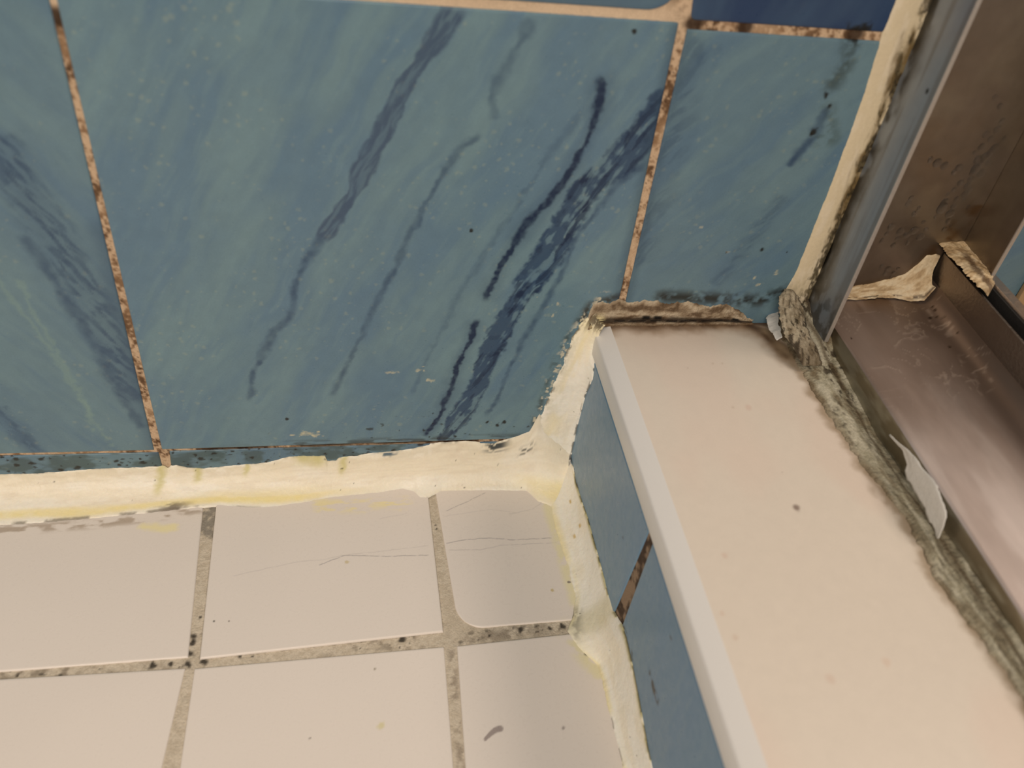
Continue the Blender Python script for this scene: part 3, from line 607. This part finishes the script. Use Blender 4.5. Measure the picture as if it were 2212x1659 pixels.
# brown crusted bead where the cap meets the wall
A4 = W3([(1268,690),(1275,668),(1282,655),(1300,652),(1318,655),(1335,644),(1352,652),(1369,653),(1392,648),(1417,649),(1440,655),(1465,652),(1490,652),(1512,657),(1535,662),(1550,658),(1569,656),(1585,664),(1598,671),(1612,684),(1628,690)])
B4 = T3([(1268,712),(1300,702),(1319,697),(1354,694),(1417,688),(1496,683),(1553,686),(1600,690),(1628,692)]); B4[:,1] = np.minimum(B4[:,1], -.0016)
def col_cap_wall(K, s, arc, P):
    n = fbm(K*200, s*6, 4, 261); n2 = fbm(K*420, s*16, 3, 262)
    c = np.broadcast_to(lin((150,132,108)), s.shape+(3,)); c = mix(c, lin((196,182,158)), sm(.45,.7,n)*.7); c = mix(c, lin((84,64,44)), sm(.5,.3,n)*.8)
    c = mix(c, lin((40,28,18)), sm(.26,.06,np.abs(s-.66+.12*(n-.5)))*.9)
    c = mix(c, lin((18,14,10)), sm(.09,.02,np.abs(s-.70+.06*(n2-.5)))*sm(.36,.5,n2)*.9)
    c = mix(c, lin((104,82,58)), sm(.85,.97,s)*.8)
    for px in (1395,1420,1590):
        x0 = W3([(px,680)])[0,0]; c = mix(c, lin((10,8,6)), sm(.0028,.001,np.abs(K-x0))*sm(.14,.05,np.abs(s-.52)))
    x0 = W3([(1288,690)])[0,0]; c = mix(c, lin((236,222,170)), sm(.0045,.001,np.abs(K-x0))*sm(.40,.55,n2+.05)*sm(.2,.5,s)*.85)
    return c
o = bead('caulk_bead', A4, B4, lambda k: np.stack([k, 0*k, 0*k+H0], 1), (0,-1,0), (0,0,1), 0, float(A4[0,0]), float(A4[-1,0]), .00035, M_dirty, col_cap_wall, (.0009,.0004), .0009, .8, 24, .0007, 270, rf=650)
tag(o, 'brown crusted mouldy caulk between the marble cap and the blue wall', 'caulk')

# grey bead between cap and door track
XT = .100
A5 = T3([(1654,690),(1662,716),(1698,742),(1711,772),(1735,810),(1759,851),(1802,918),(1851,991),(1893,1045),(1954,1118),(2015,1240),(2088,1343),(2167,1447),(2212,1520)])
B5 = up([(1700,628),(1745,668),(1775,730),(1800,765),(1835,830),(1893,942),(1960,1040),(2045,1155),(2130,1280),(2212,1395)], 'x', XT-.0004)
A5 = np.concatenate([[[A5[0,0],-.0004,H0]], A5, [[A5[-1,0]+.002,-.60,H0]]]); B5 = np.concatenate([[[XT-.006,-.0004,.111],[XT-.003,-.012,.106],[XT-.0004,-.022,.104]], B5[B5[:,1] < -.026], [[XT-.0004,-.60,.102]]])
A5 = A5[A5[:,1].argsort()]; B5 = B5[B5[:,1].argsort()]
def col_track(K, s, arc, P):
    n = fbm(K*110, s*5, 4, 281); n2 = fbm(K*330, s*13, 4, 282); near = sm(-.10,-.02,K)
    c = np.broadcast_to(lin((160,154,132)), s.shape+(3,)); c = mix(c, lin((196,190,170)), sm(.52,.75,n)*.7); c = mix(c, lin((108,94,70)), sm(.56,.34,n)*(.55+.4*near))
    c = mix(c, lin((58,48,34)), np.clip(sm(.50,.62,n2)*(.45+.65*near)*sm(.35,.6,fbm(K*45,s*3,3,283)+.06),0,1)*.9)
    c = mix(c, lin((92,78,58)), sm(.10,.0,np.abs(s-.78+.1*(n-.5)))*.75)
    c = mix(c, lin((124,108,84)), sm(.16,.0,s)*.6)
    return c
o = bead('caulk_bead', A5, B5, lambda k: np.stack([0*k+XT, k, 0*k+H0], 1), (0,0,1), (-1,0,0), 1, -.60, -.0006, .0005, M_dirty, col_track, (.0014,.0008), .0014, .5, 30, .0008, 290)
tag(o, 'grey mildewed caulk bead running along the metal door track', 'caulk')

# tan bead between the wall tile and the metal jamb
XJ = .0952
A6 = W3([(1935,0),(1905,75),(1870,190),(1835,290),(1790,410),(1750,510),(1718,590),(1695,628)])
A6 = np.concatenate([[[A6[0,0],0,.45]], A6, [[A6[-1,0],0,.106]]])
zz = np.linspace(.106,.45,24); B6 = np.stack([0*zz+XJ-.0003, -.0016-.0008*noise(zz*60,0*zz,3), zz], 1)
def col_jamb(K, s, arc, P):
    n = fbm(K*130, s*4, 4, 301); n2 = fbm(K*420, s*13, 3, 302)
    c = np.broadcast_to(lin((210,196,166)), s.shape+(3,)); c = mix(c, lin((220,208,184)), sm(.45,.7,n)*.6)
    c = mix(c, lin((104,84,46)), np.clip(sm(.55,.86,s+.45*(n-.5))*sm(.34,.52,fbm(K*60,s*2,3,303)+.05)*sm(.125,.16,K),0,1)*.95)
    c = mix(c, lin((44,36,20)), np.clip(sm(.68,.96,s+.45*(n2-.5))*sm(.36,.5,n+.05),0,1)*.95)
    c = mix(c, lin((110,100,74)), sm(.58,.7,n2)*sm(.5,.9,s)*.5+sm(.125,.105,K)*sm(.5,.65,n2)*.5)
    return c
o = bead('caulk_bead', A6, B6, lambda k: np.stack([0*k+XJ, 0*k, k], 1), (0,-1,0), (-1,0,0), 2, .1065, .45, .0005, M_bead, col_jamb, (.0003,.0005), .0008, .30, 20, .00018, 310)
tag(o, 'upright tan caulk bead between blue tile and metal jamb, spotted olive', 'caulk')

# ------------------------------------------------------------------ door jamb (an aluminium channel standing against the wall)
JD, JZ0, JZ1, XR = .0242, .104, .62, .1572
def plate(name, x0, x1, y0, y1, z0, z1, face, colf, parent, mat=None, step=.0007, zf=.30, bulge=None):
    """a thin metal plate; its seen face is a fine sheet carrying grime, the rest a bevelled box"""
    import bmesh
    bm = bmesh.new(); bmesh.ops.create_cube(bm, size=1)
    for v in bm.verts: v.co = ((x0+x1)/2+v.co.x*(x1-x0), (y0+y1)/2+v.co.y*(y1-y0), (z0+z1)/2+v.co.z*(z1-z0))
    bmesh.ops.bevel(bm, geom=bm.edges[:], offset=.00018, segments=2, affect='EDGES')
    bm.verts.index_update(); V0 = np.array([v.co[:] for v in bm.verts]); F0 = [tuple(v.index for v in f.verts) for f in bm.faces]; bm.free()
    zs = np.concatenate([np.arange(z0+.0002, min(zf, z1-.0003), step), np.linspace(min(zf, z1-.0003), z1-.0002, 20)]) if z1 > zf else np.arange(z0+.0002, z1-.0001, step)
    if face in ('-x','+x'):
        us = np.arange(y0+.0002, y1-.0001, step); U, Zz = np.meshgrid(us, zs, indexing='ij'); xx = x0-.00006 if face == '-x' else x1+.00006
        P = np.stack([np.full_like(U, xx), U, Zz], -1); c = colf(U, Zz); fl_ = (face == '+x')
        F1 = gridF(*U.shape, not fl_, len(V0))
    else:
        us = np.arange(x0+.0002, x1-.0001, step); U, Zz = np.meshgrid(us, zs, indexing='ij'); P = np.stack([U, np.full_like(U, y0-.00006), Zz], -1); c = colf(U, Zz); F1 = gridF(*U.shape, False, len(V0))
    Vv = np.concatenate([V0, P.reshape(-1,3)]); Fv = np.array(F0+[tuple(f) for f in F1.tolist()], dtype=object)
    cc = np.concatenate([np.broadcast_to(lin((206,190,176)), (len(V0),3)), c.reshape(-1,3)])
    return raw(name, Vv, Fv, mat or M_alu, parent, col=cc, smooth=False)
alu = lin((176,170,166)); bronze = lin((150,140,126))
jamb = empty('shower_door_channel', (.126,-.012,JZ0), 'upright aluminium channel of the shower door frame, fixed to the blue wall', 'door frame', kind='thing')
def c_flange(Yv, Zv):
    n = fbm(Yv*120, Zv*30, 4, 321); n2 = fbm(Yv*260, Zv*170, 4, 322)
    c = mix(np.broadcast_to(lin((150,157,164)), Yv.shape+(3,)), lin((126,126,124)), sm(.4,.65,fbm(Yv*300,Zv*16,4,324))*.7)
    k = sm(-.012,-.003,Yv+.004*(n2-.5))
    c = mix(c, lin((60,52,34)), np.clip(k*sm(.40,.56,fbm(Yv*90,Zv*55,4,323)+.05*sm(.15,.21,Zv))*1.0,0,1)*.9)
    c = mix(c, lin((84,80,72)), sm(.50,.64,n2)*sm(.135,.11,Zv)*.7)
    q = up([(2003,197)],'x',XJ)[0]; c = mix(c, lin((24,20,14)), sm(.0012,.0005,np.hypot(Yv-q[1],Zv-q[2])))
    q = up([(1790,545)],'x',XJ)[0]; c = mix(c, lin((10,9,8)), sm(1.1,.6,np.hypot((Yv-q[1])/.0018,(Zv-q[2])/.0085)+.5*(n2-.5)))
    return c
def c_web(Xv, Zv):
    n = fbm(Xv*60, Zv*40, 4, 331); c = mix(np.broadcast_to(bronze, Xv.shape+(3,)), lin((132,120,110)), sm(.4,.65,n)*.5)
    D, T = pdist(Xv, Zv, up([(1840,628),(1960,600),(2030,520),(2110,440)],'y',0)[:,[0,2]]); c = mix(c, lin((112,84,48)), sm(.007,.0,D)*sm(.3,.6,fbm(Xv*160,Zv*160,3,332))*.75)
    return c
def c_rear(Yv, Zv):
    n = fbm(Yv*90, Zv*20, 3, 341); return mix(np.broadcast_to(bronze, Yv.shape+(3,)), lin((136,124,114)), sm(.4,.65,n)*.5)
o = plate('front_flange', XJ, XJ+.0014, -JD, -.0002, JZ0, JZ1, '-x', c_flange, jamb, M_flange); o['label'] = 'grey flange facing the shower, stained by mould'
plate('web', XJ+.0014, XR, -.0016, -.0002, JZ0+.012, JZ1, '-y', c_web, jamb)['label'] = 'brownish back of the channel against the wall'
plate('rear_flange', XR, XR+.0014, -JD, -.0002, JZ0+.012, JZ1, '-x', c_rear, jamb)
for nm, x in (('front_edge', XJ), ('rear_edge', XR)):
    e = sweep(nm, [(x-.0001,-JD-.0004),(x+.0015,-JD-.0004),(x+.0015,-JD+.0003),(x-.0001,-JD+.0003)], JZ0+(.0005 if x == XJ else .03), JZ1, M_bright, jamb, ax='z', bev=.00018); e['label'] = 'bright edge of the flange, highlight put into its colour'

# ------------------------------------------------------------------ door track lying on the curb
track = empty('shower_door_track', (.13,-.30,H0), 'long aluminium sill track of the shower door lying on the marble cap', 'door frame', kind='thing')
YT0, YT1 = -.0022, -.60
# base: gently rising tray that curves up into the upright
bx = np.concatenate([[XT-.0001, XT+.0003], np.linspace(XT+.0010, .140, 60), .140+.0098*np.sin(np.linspace(.1,math.pi/2,12))])
def bz(x):
    z = .1093+.0050*(x-XT)/.04+.0; z = np.where(x < XT+.0009, .1093-.0006*(1-(x-XT)/.0009)**2, z)
    return np.where(x > .140, .1143+.0095*(1-np.sqrt(np.maximum(0, 1-((x-.140)/.0099)**2))), z)
ty = np.concatenate([np.arange(YT0,-.22,-.0007), np.linspace(-.22,YT1,30)])
X, Yt = np.meshgrid(bx, ty, indexing='ij'); Zt = bz(X)
n = fbm(X*120, Yt*22, 4, 351); n2 = fbm(X*420, Yt*260, 4, 352)
c = mix(np.broadcast_to(lin((214,202,196)), X.shape+(3,)), lin((188,172,164)), sm(.4,.65,n)*.6)  # pale base carries the sill's highlight in its colour
film_sheen = sm(-.125,-.045,Yt+.05*(fbm(X*60,Yt*30,4,355)-.5)+.6*(X-.115))  # grime film by the jamb, fading out into the painted highlight
c = mix(c, lin((134,116,104)), film_sheen*.85); c = mix(c, lin((104,88,76)), sm(.118,.145,X)*.75*sm(-.25,-.1,Yt+.1*n)); c = mix(c, lin((96,72,48)), sm(-.018,-.004,Yt)*sm(.35,.6,n)*.7)  # darker band towards the upright is shade put into the colour
rid = sm(.035,.0,np.abs(fbm(X*150+3*fbm(X*80,Yt*80,2,9), Yt*95, 3, 353)-.5))*sm(-.085,-.05,Yt)*sm(-.004,-.02,Yt)*sm(.40,.55,fbm(X*50,Yt*50,2,354))
c = mix(c, lin((205,190,176)), rid*.35)
for px, py, r in [(2010,683,.0010),(2018,672,.0009),(2022,685,.0008),(2055,745,.0008),(2065,725,.0007),(2090,728,.0009),(1850,708,.0007),(2035,690,.0008),(2012,665,.0009)]:
    q = up([(px,py)],'z',.1155)[0]; c = mix(c, lin((44,30,18)), sm(r,r*.4,np.hypot(X-q[0],Yt-q[1])))
Zt = Zt+rid*.00012
raw('sill', np.stack([X,Yt,Zt],-1), gridF(*X.shape, True), M_sill, track, col=c)['label'] = 'brownish metal sill with dried water marks'
fz = np.linspace(H0+.0002, .1089, 20); Yf, Zf = np.meshgrid(ty, fz, indexing='ij')
n = fbm(Yf*60, Zf*200, 4, 361); c = mix(np.broadcast_to(lin((168,164,150)), Yf.shape+(3,)), lin((128,118,98)), sm(.38,.62,n)*.8)
raw('front_lip', np.stack([np.full_like(Yf,XT)-.0001, Yf, Zf],-1), gridF(*Yf.shape, False), M_alu, track, col=c)['label'] = 'grey green front lip of the sill'
sweep('upright', [(.1497,.1195),(.1509,.1195),(.1509,.1352),(.1497,.1352)], YT0, YT1, surface('upright_metal', (150,138,128), rough=.38, var=.05, vscale=120, metal=.95), track, bev=.0002)
sweep('slot_strip', [(.1510,.112),(.1546,.112),(.1546,.1380),(.1534,.1382),(.1529,.1335),(.1510,.1335)], YT0, YT1, M_slot, track)['label'] = 'black strip in the slot of the track'  # black strip filling the slot, up along the rail's inner face
sweep('outer_rail', [(.1547,.0958),(.1602,.0958),(.1602,.1378),(.1596,.1392),(.1553,.1392),(.1547,.1384)], -.0030, YT1, surface('rail_metal', (168,156,146), rough=.36, var=.06, vscale=140, metal=.9), track, bev=.0003)
sweep('underframe', [(XT+.0006,H0+.0002),(.1544,H0+.0002),(.1544,.111),(.141,.111),(.139,.1085),(XT+.0006,.1080)], YT0-.0003, YT1+.001, M_capside, track)

# ------------------------------------------------------------------ lumps and flakes
def upn(pts, p0, n):
    p = np.array(pts, float); d = np.stack([(p[:,0]-PX)/FPX, -(p[:,1]-PY)/FPX, -np.ones(len(p))], 1) @ R.T
    n = np.array(n, float); return CAM+d*((np.dot(np.array(p0)-CAM, n))/(d@n))[:,None]
def crust(name, ea, eb, nrm, dome, rough, mat, colf, label, cat, seed, rag=.0008):
    """a crumbly mass with ragged edges: domed sheet closed by its underside"""
    nrm = np.array(nrm, float); nrm /= np.linalg.norm(nrm); n, m_ = 90, 40
    t = np.linspace(0,1,n); k = np.linspace(0,1,len(ea)); s = np.linspace(0,1,m_)
    A = np.stack([np.interp(t,k,ea[:,i]) for i in range(3)],1); B = np.stack([np.interp(t,k,eb[:,i]) for i in range(3)],1)
    d = (B-A)/np.linalg.norm(B-A,axis=1)[:,None]
    A = A+d*((fbm(t*24,0*t,4,seed,.65)-.5)*2*rag)[:,None]; B = B+d*((fbm(t*24,0*t+9,4,seed+1,.65)-.5)*2*rag)[:,None]
    T, Sg = np.meshgrid(t, s, indexing='ij'); P = A[:,None]*(1-Sg[...,None])+B[:,None]*Sg[...,None]
    e = (np.clip(np.sin(np.pi*Sg),0,1)**.45)*np.clip(np.minimum(T,1-T)*14,0,1)**.5
    u = P[...,0]*420; v = P[...,2]*300-P[...,1]*420
    h = e*(dome+rough*(fbm(u,v,5,seed+2,.6)-.5)*2)
    top = P+nrm*h[...,None]; bot = P-nrm*(e*dome*.5)[...,None]
    V = np.concatenate([top.reshape(-1,3), bot.reshape(-1,3)]); F = np.concatenate([gridF(n,m_), gridF(n,m_,True,n*m_)])
    f0 = np.cross(top[1,20]-top[0,20], top[0,21]-top[0,20])
    if np.dot(f0, nrm) < 0: F = F[:, ::-1]
    c = colf(T, Sg, top); o = raw(name, V, F, mat, col=np.concatenate([c.reshape(-1,3)]*2))
    return tag(o, label, cat)
def flake(name, edge_a, edge_b, lift, mat, label, seed):
    """a thin curling skin between two edge lines"""
    a = np.array(edge_a); b = np.array(edge_b); n = 40; m_ = 12; t = np.linspace(0,1,n); k = np.linspace(0,1,len(a))
    A = np.stack([np.interp(t,k,a[:,i]) for i in range(3)],1); B = np.stack([np.interp(t,k,b[:,i]) for i in range(3)],1)
    s = np.linspace(0,1,m_)[None,:,None]; d = B-A; A = A+d*((fbm(t*9,0*t+3,4,seed+5,.6)-.5)*.32)[:,None]; B = B+d*((fbm(t*9,0*t+8,4,seed+6,.6)-.5)*.32)[:,None]
    P = A[:,None]*(1-s)+B[:,None]*s
    P = P+np.array(lift)*(np.sin(s*math.pi*.5)**2)*(.6+.8*noise(t*7,0*t,seed))[:,None,None]
    P = P+(.0003*(fbm(t[:,None]*12+0*s[...,0], s[...,0]*4+0*t[:,None], 3, seed+1)-.5))[...,None]*np.array([1,1,1.])
    o = raw(name, P, gridF(n, m_), mat); sd = o.modifiers.new('skin','SOLIDIFY'); sd.thickness = .00035; sd.offset = 0
    return tag(o, label, 'caulk flake')
def c_tan(T, Ph, P):
    n = fbm(P[...,0]*330, P[...,2]*200-P[...,1]*330, 4, 371)
    c = mix(np.broadcast_to(lin((196,172,134)), T.shape+(3,)), lin((222,204,170)), sm(.45,.7,n)*.7); return mix(c, lin((136,108,74)), sm(.44,.28,n)*.6)
A8 = up([(1832,620),(1880,613),(1925,602),(1955,592),(1982,572),(2002,552),(2024,548),(2042,556)], 'y', -.0018)
B8 = np.array([[.1100,-.0042,.1115],[.1180,-.0046,.1122],[.1260,-.0050,.1133],[.1330,-.0062,.1143],[.1390,-.0098,.1148],[.1440,-.0112,.1165],[.1490,-.0085,.1215]])
def c_foot(K, s, arc, P):
    n = fbm(K*260, s*7, 4, 375); n2 = fbm(K*520, s*15, 3, 376)
    c = mix(np.broadcast_to(lin((196,174,138)), s.shape+(3,)), lin((220,206,176)), sm(.45,.7,n)*.7); c = mix(c, lin((140,112,76)), sm(.45,.28,n)*.5)
    return mix(c, lin((60,42,24)), sm(.08,.0,np.abs(s-.93))*sm(.4,.55,n2)*.9)
o = bead('caulk_bead', A8, B8, lambda k: np.stack([k, 0*k-.0018, .1112+.0032*sm(.10,.14,k)], 1), (0,-1,0), (0,0,1), 0, .1000, .1490, .0004, M_tan, c_foot, (.0007,.0007), .0009, .55, 22, .0007, 377)
tag(o, 'tan caulk swelling to a lump where the channel foot meets the track', 'caulk')
ea = upn([(2026,524),(2046,550),(2072,576),(2100,606),(2134,640)], (0,0,.1396), (0,0,1)); eb = upn([(2086,510),(2102,532),(2120,560),(2136,588),(2150,612)], (0,0,.1396), (0,0,1))
def c_end(T, Sg, P):
    c = c_tan(T, 0*T, P); return mix(c, lin((92,72,52)), np.clip(sm(.22,.04,np.abs(Sg-.45))*sm(.25,.45,T)+sm(.8,1,T)*.5,0,1)*.85)
crust('caulk_smear', ea, eb, (0,0,1), .0012, .0008, M_tan, c_end, 'tan caulk smeared over the top end of the track upright', 'caulk', 378, .0018)
pl = ((0,-.003,.1165),(0,-.5,.87))
ea = upn([(1696,624),(1684,640),(1681,665),(1686,695),(1694,722),(1710,748),(1735,790)], *pl); eb = upn([(1712,626),(1728,648),(1736,672),(1742,700),(1750,725),(1764,752),(1778,790)], *pl)
def c_lump(T, Sg, P):
    u = P[...,0]*420; v = P[...,2]*300-P[...,1]*420; n = .5*fbm(u+v*.4,v-u*.4,4,383)+.5*fbm(u*2.1-v,v*2.1+u,4,385); n2 = fbm(u*2.5+v,v*2.5-u,3,384)
    c = mix(np.broadcast_to(lin((158,146,124)), T.shape+(3,)), lin((194,184,160)), sm(.5,.72,n)*.5); c = mix(c, lin((104,90,66)), sm(.50,.33,n)*.75)
    c = mix(c, lin((40,32,22)), np.clip(sm(.60,.70,n2)*(.4+T)+sm(.86,1,Sg)*.7,0,1)*.9); return mix(c, lin((70,58,40)), sm(.6,1,T)*.5)
crust('caulk_lump', ea, eb, pl[1], .0018, .0009, M_dirty, c_lump, 'torn grey crust of caulk at the foot of the jamb', 'caulk', 382)
xp = XT-.0040
ea = up([(1921,940),(1950,972),(1960,1005),(1956,1036),(1982,1068),(2001,1104),(2014,1135),(2024,1163)], 'x', xp)
eb = up([(1923,939),(1962,972),(1983,994),(2004,1022),(2024,1054),(2040,1088),(2045,1121),(2030,1163)], 'x', xp)
flake('caulk_flake', ea, eb, (-.0003,0,.0001), M_flake, 'pale grey strip of caulk peeling from the front lip of the track', 391)
ea = np.concatenate([up([(1681,655),(1681,680),(1683,700),(1690,728)], 'z', H0+.006)])
eb = np.concatenate([up([(1674,660),(1656,690),(1662,712),(1680,738)], 'z', H0+.003)])
flake('caulk_flake', ea, eb, (-.001,-.0008,.0012), M_flake, 'whitish curled caulk flap at the end of the marble cap by the wall', 395)

# ------------------------------------------------------------------ water drops on the channel's back
rs = np.random.RandomState(7)
def drop_mesh():
    import bmesh
    bm = bmesh.new(); bmesh.ops.create_uvsphere(bm, u_segments=20, v_segments=12, radius=1)
    for v in bm.verts: v.co.y = -(max(0, -v.co.y)**.9)*.34 if v.co.y < 0 else v.co.y*.02
    me = bpy.data.meshes.new('water_drop'); bm.to_mesh(me); bm.free(); me.materials.append(M_water)
    me.polygons.foreach_set('use_smooth', np.ones(len(me.polygons), bool)); return me
dm = drop_mesh()
spots = [(2035,450,13),(2052,462,9),(2040,438,9),(2060,446,7),(2048,478,6),(2108,365,11),(2120,375,9),(2098,388,8),(2090,402,8),(2085,420,8),(2095,410,6),(2075,395,7),(2112,345,9),(2128,340,10),(2140,330,9),(2150,318,8),(2118,352,6),(2135,352,6),(2100,372,6),(2066,430,6),(2082,432,5),
         (2025,352,9),(2040,358,7),(2060,372,6),(2072,362,8),(2010,345,6),(1962,440,6),(1975,462,7),(1968,428,5),(1985,450,5),(1925,490,9),(1945,500,8),(1958,508,7),(1975,498,9),(1988,512,8),(2000,496,6),(1940,515,6),(1915,505,6),(1995,480,5),(1905,520,5),(1960,525,5),(1930,530,6),
         (1905,575,6),(1918,582,7),(1930,590,6),(1912,592,5),(1925,600,5),(1940,580,4),(2140,300,7),(2155,280,7),(2165,262,6),(2120,318,7),(2130,290,6),(2105,330,5),(2170,300,5),(2160,230,6),(2150,210,5),(2060,410,5),(2048,420,4),(2020,470,4),(2040,495,5),(2055,488,5),(2092,448,5)]
for i, (px, py, r) in enumerate(spots):
    q = up([(px,py)], 'y', -.00166)[0]
    o = bpy.data.objects.new('water_drop', dm); COL.objects.link(o); o.location = q
    s = r*.00020; o.scale = (s*rs.uniform(.85,1.15), s*rs.uniform(.7,1.0), s*rs.uniform(.9,1.35)); o.rotation_euler = (0, rs.uniform(-.4,.4), 0)
    tag(o, 'tiny water drop clinging to the brownish back of the metal jamb', 'water drop', 'water drops on the metal jamb')

# ------------------------------------------------------------------ beyond the door: bathroom side, only a sliver is seen
X, Yy = np.meshgrid(np.linspace(XO,.62,12), np.linspace(-.60,0,12), indexing='ij')
o = raw('floor_outer', np.stack([X, Yy, 0*X-.002], -1), gridF(*X.shape), M_wood); tag(o, 'tan floor outside the shower beyond the curb', 'floor', kind='structure')
x0 = up([(2197,652)], 'y', -.003)[0,0]
t = sweep('trim_1', [(x0,-.003),(x0+.07,-.003),(x0+.07,-.0004),(x0,-.0004)], 0, .62, M_wood, ax='z', bev=.0006); tag(t, 'tan wooden trim board on the wall outside the shower', 'trim', kind='structure')
S.view_layers[0].update()
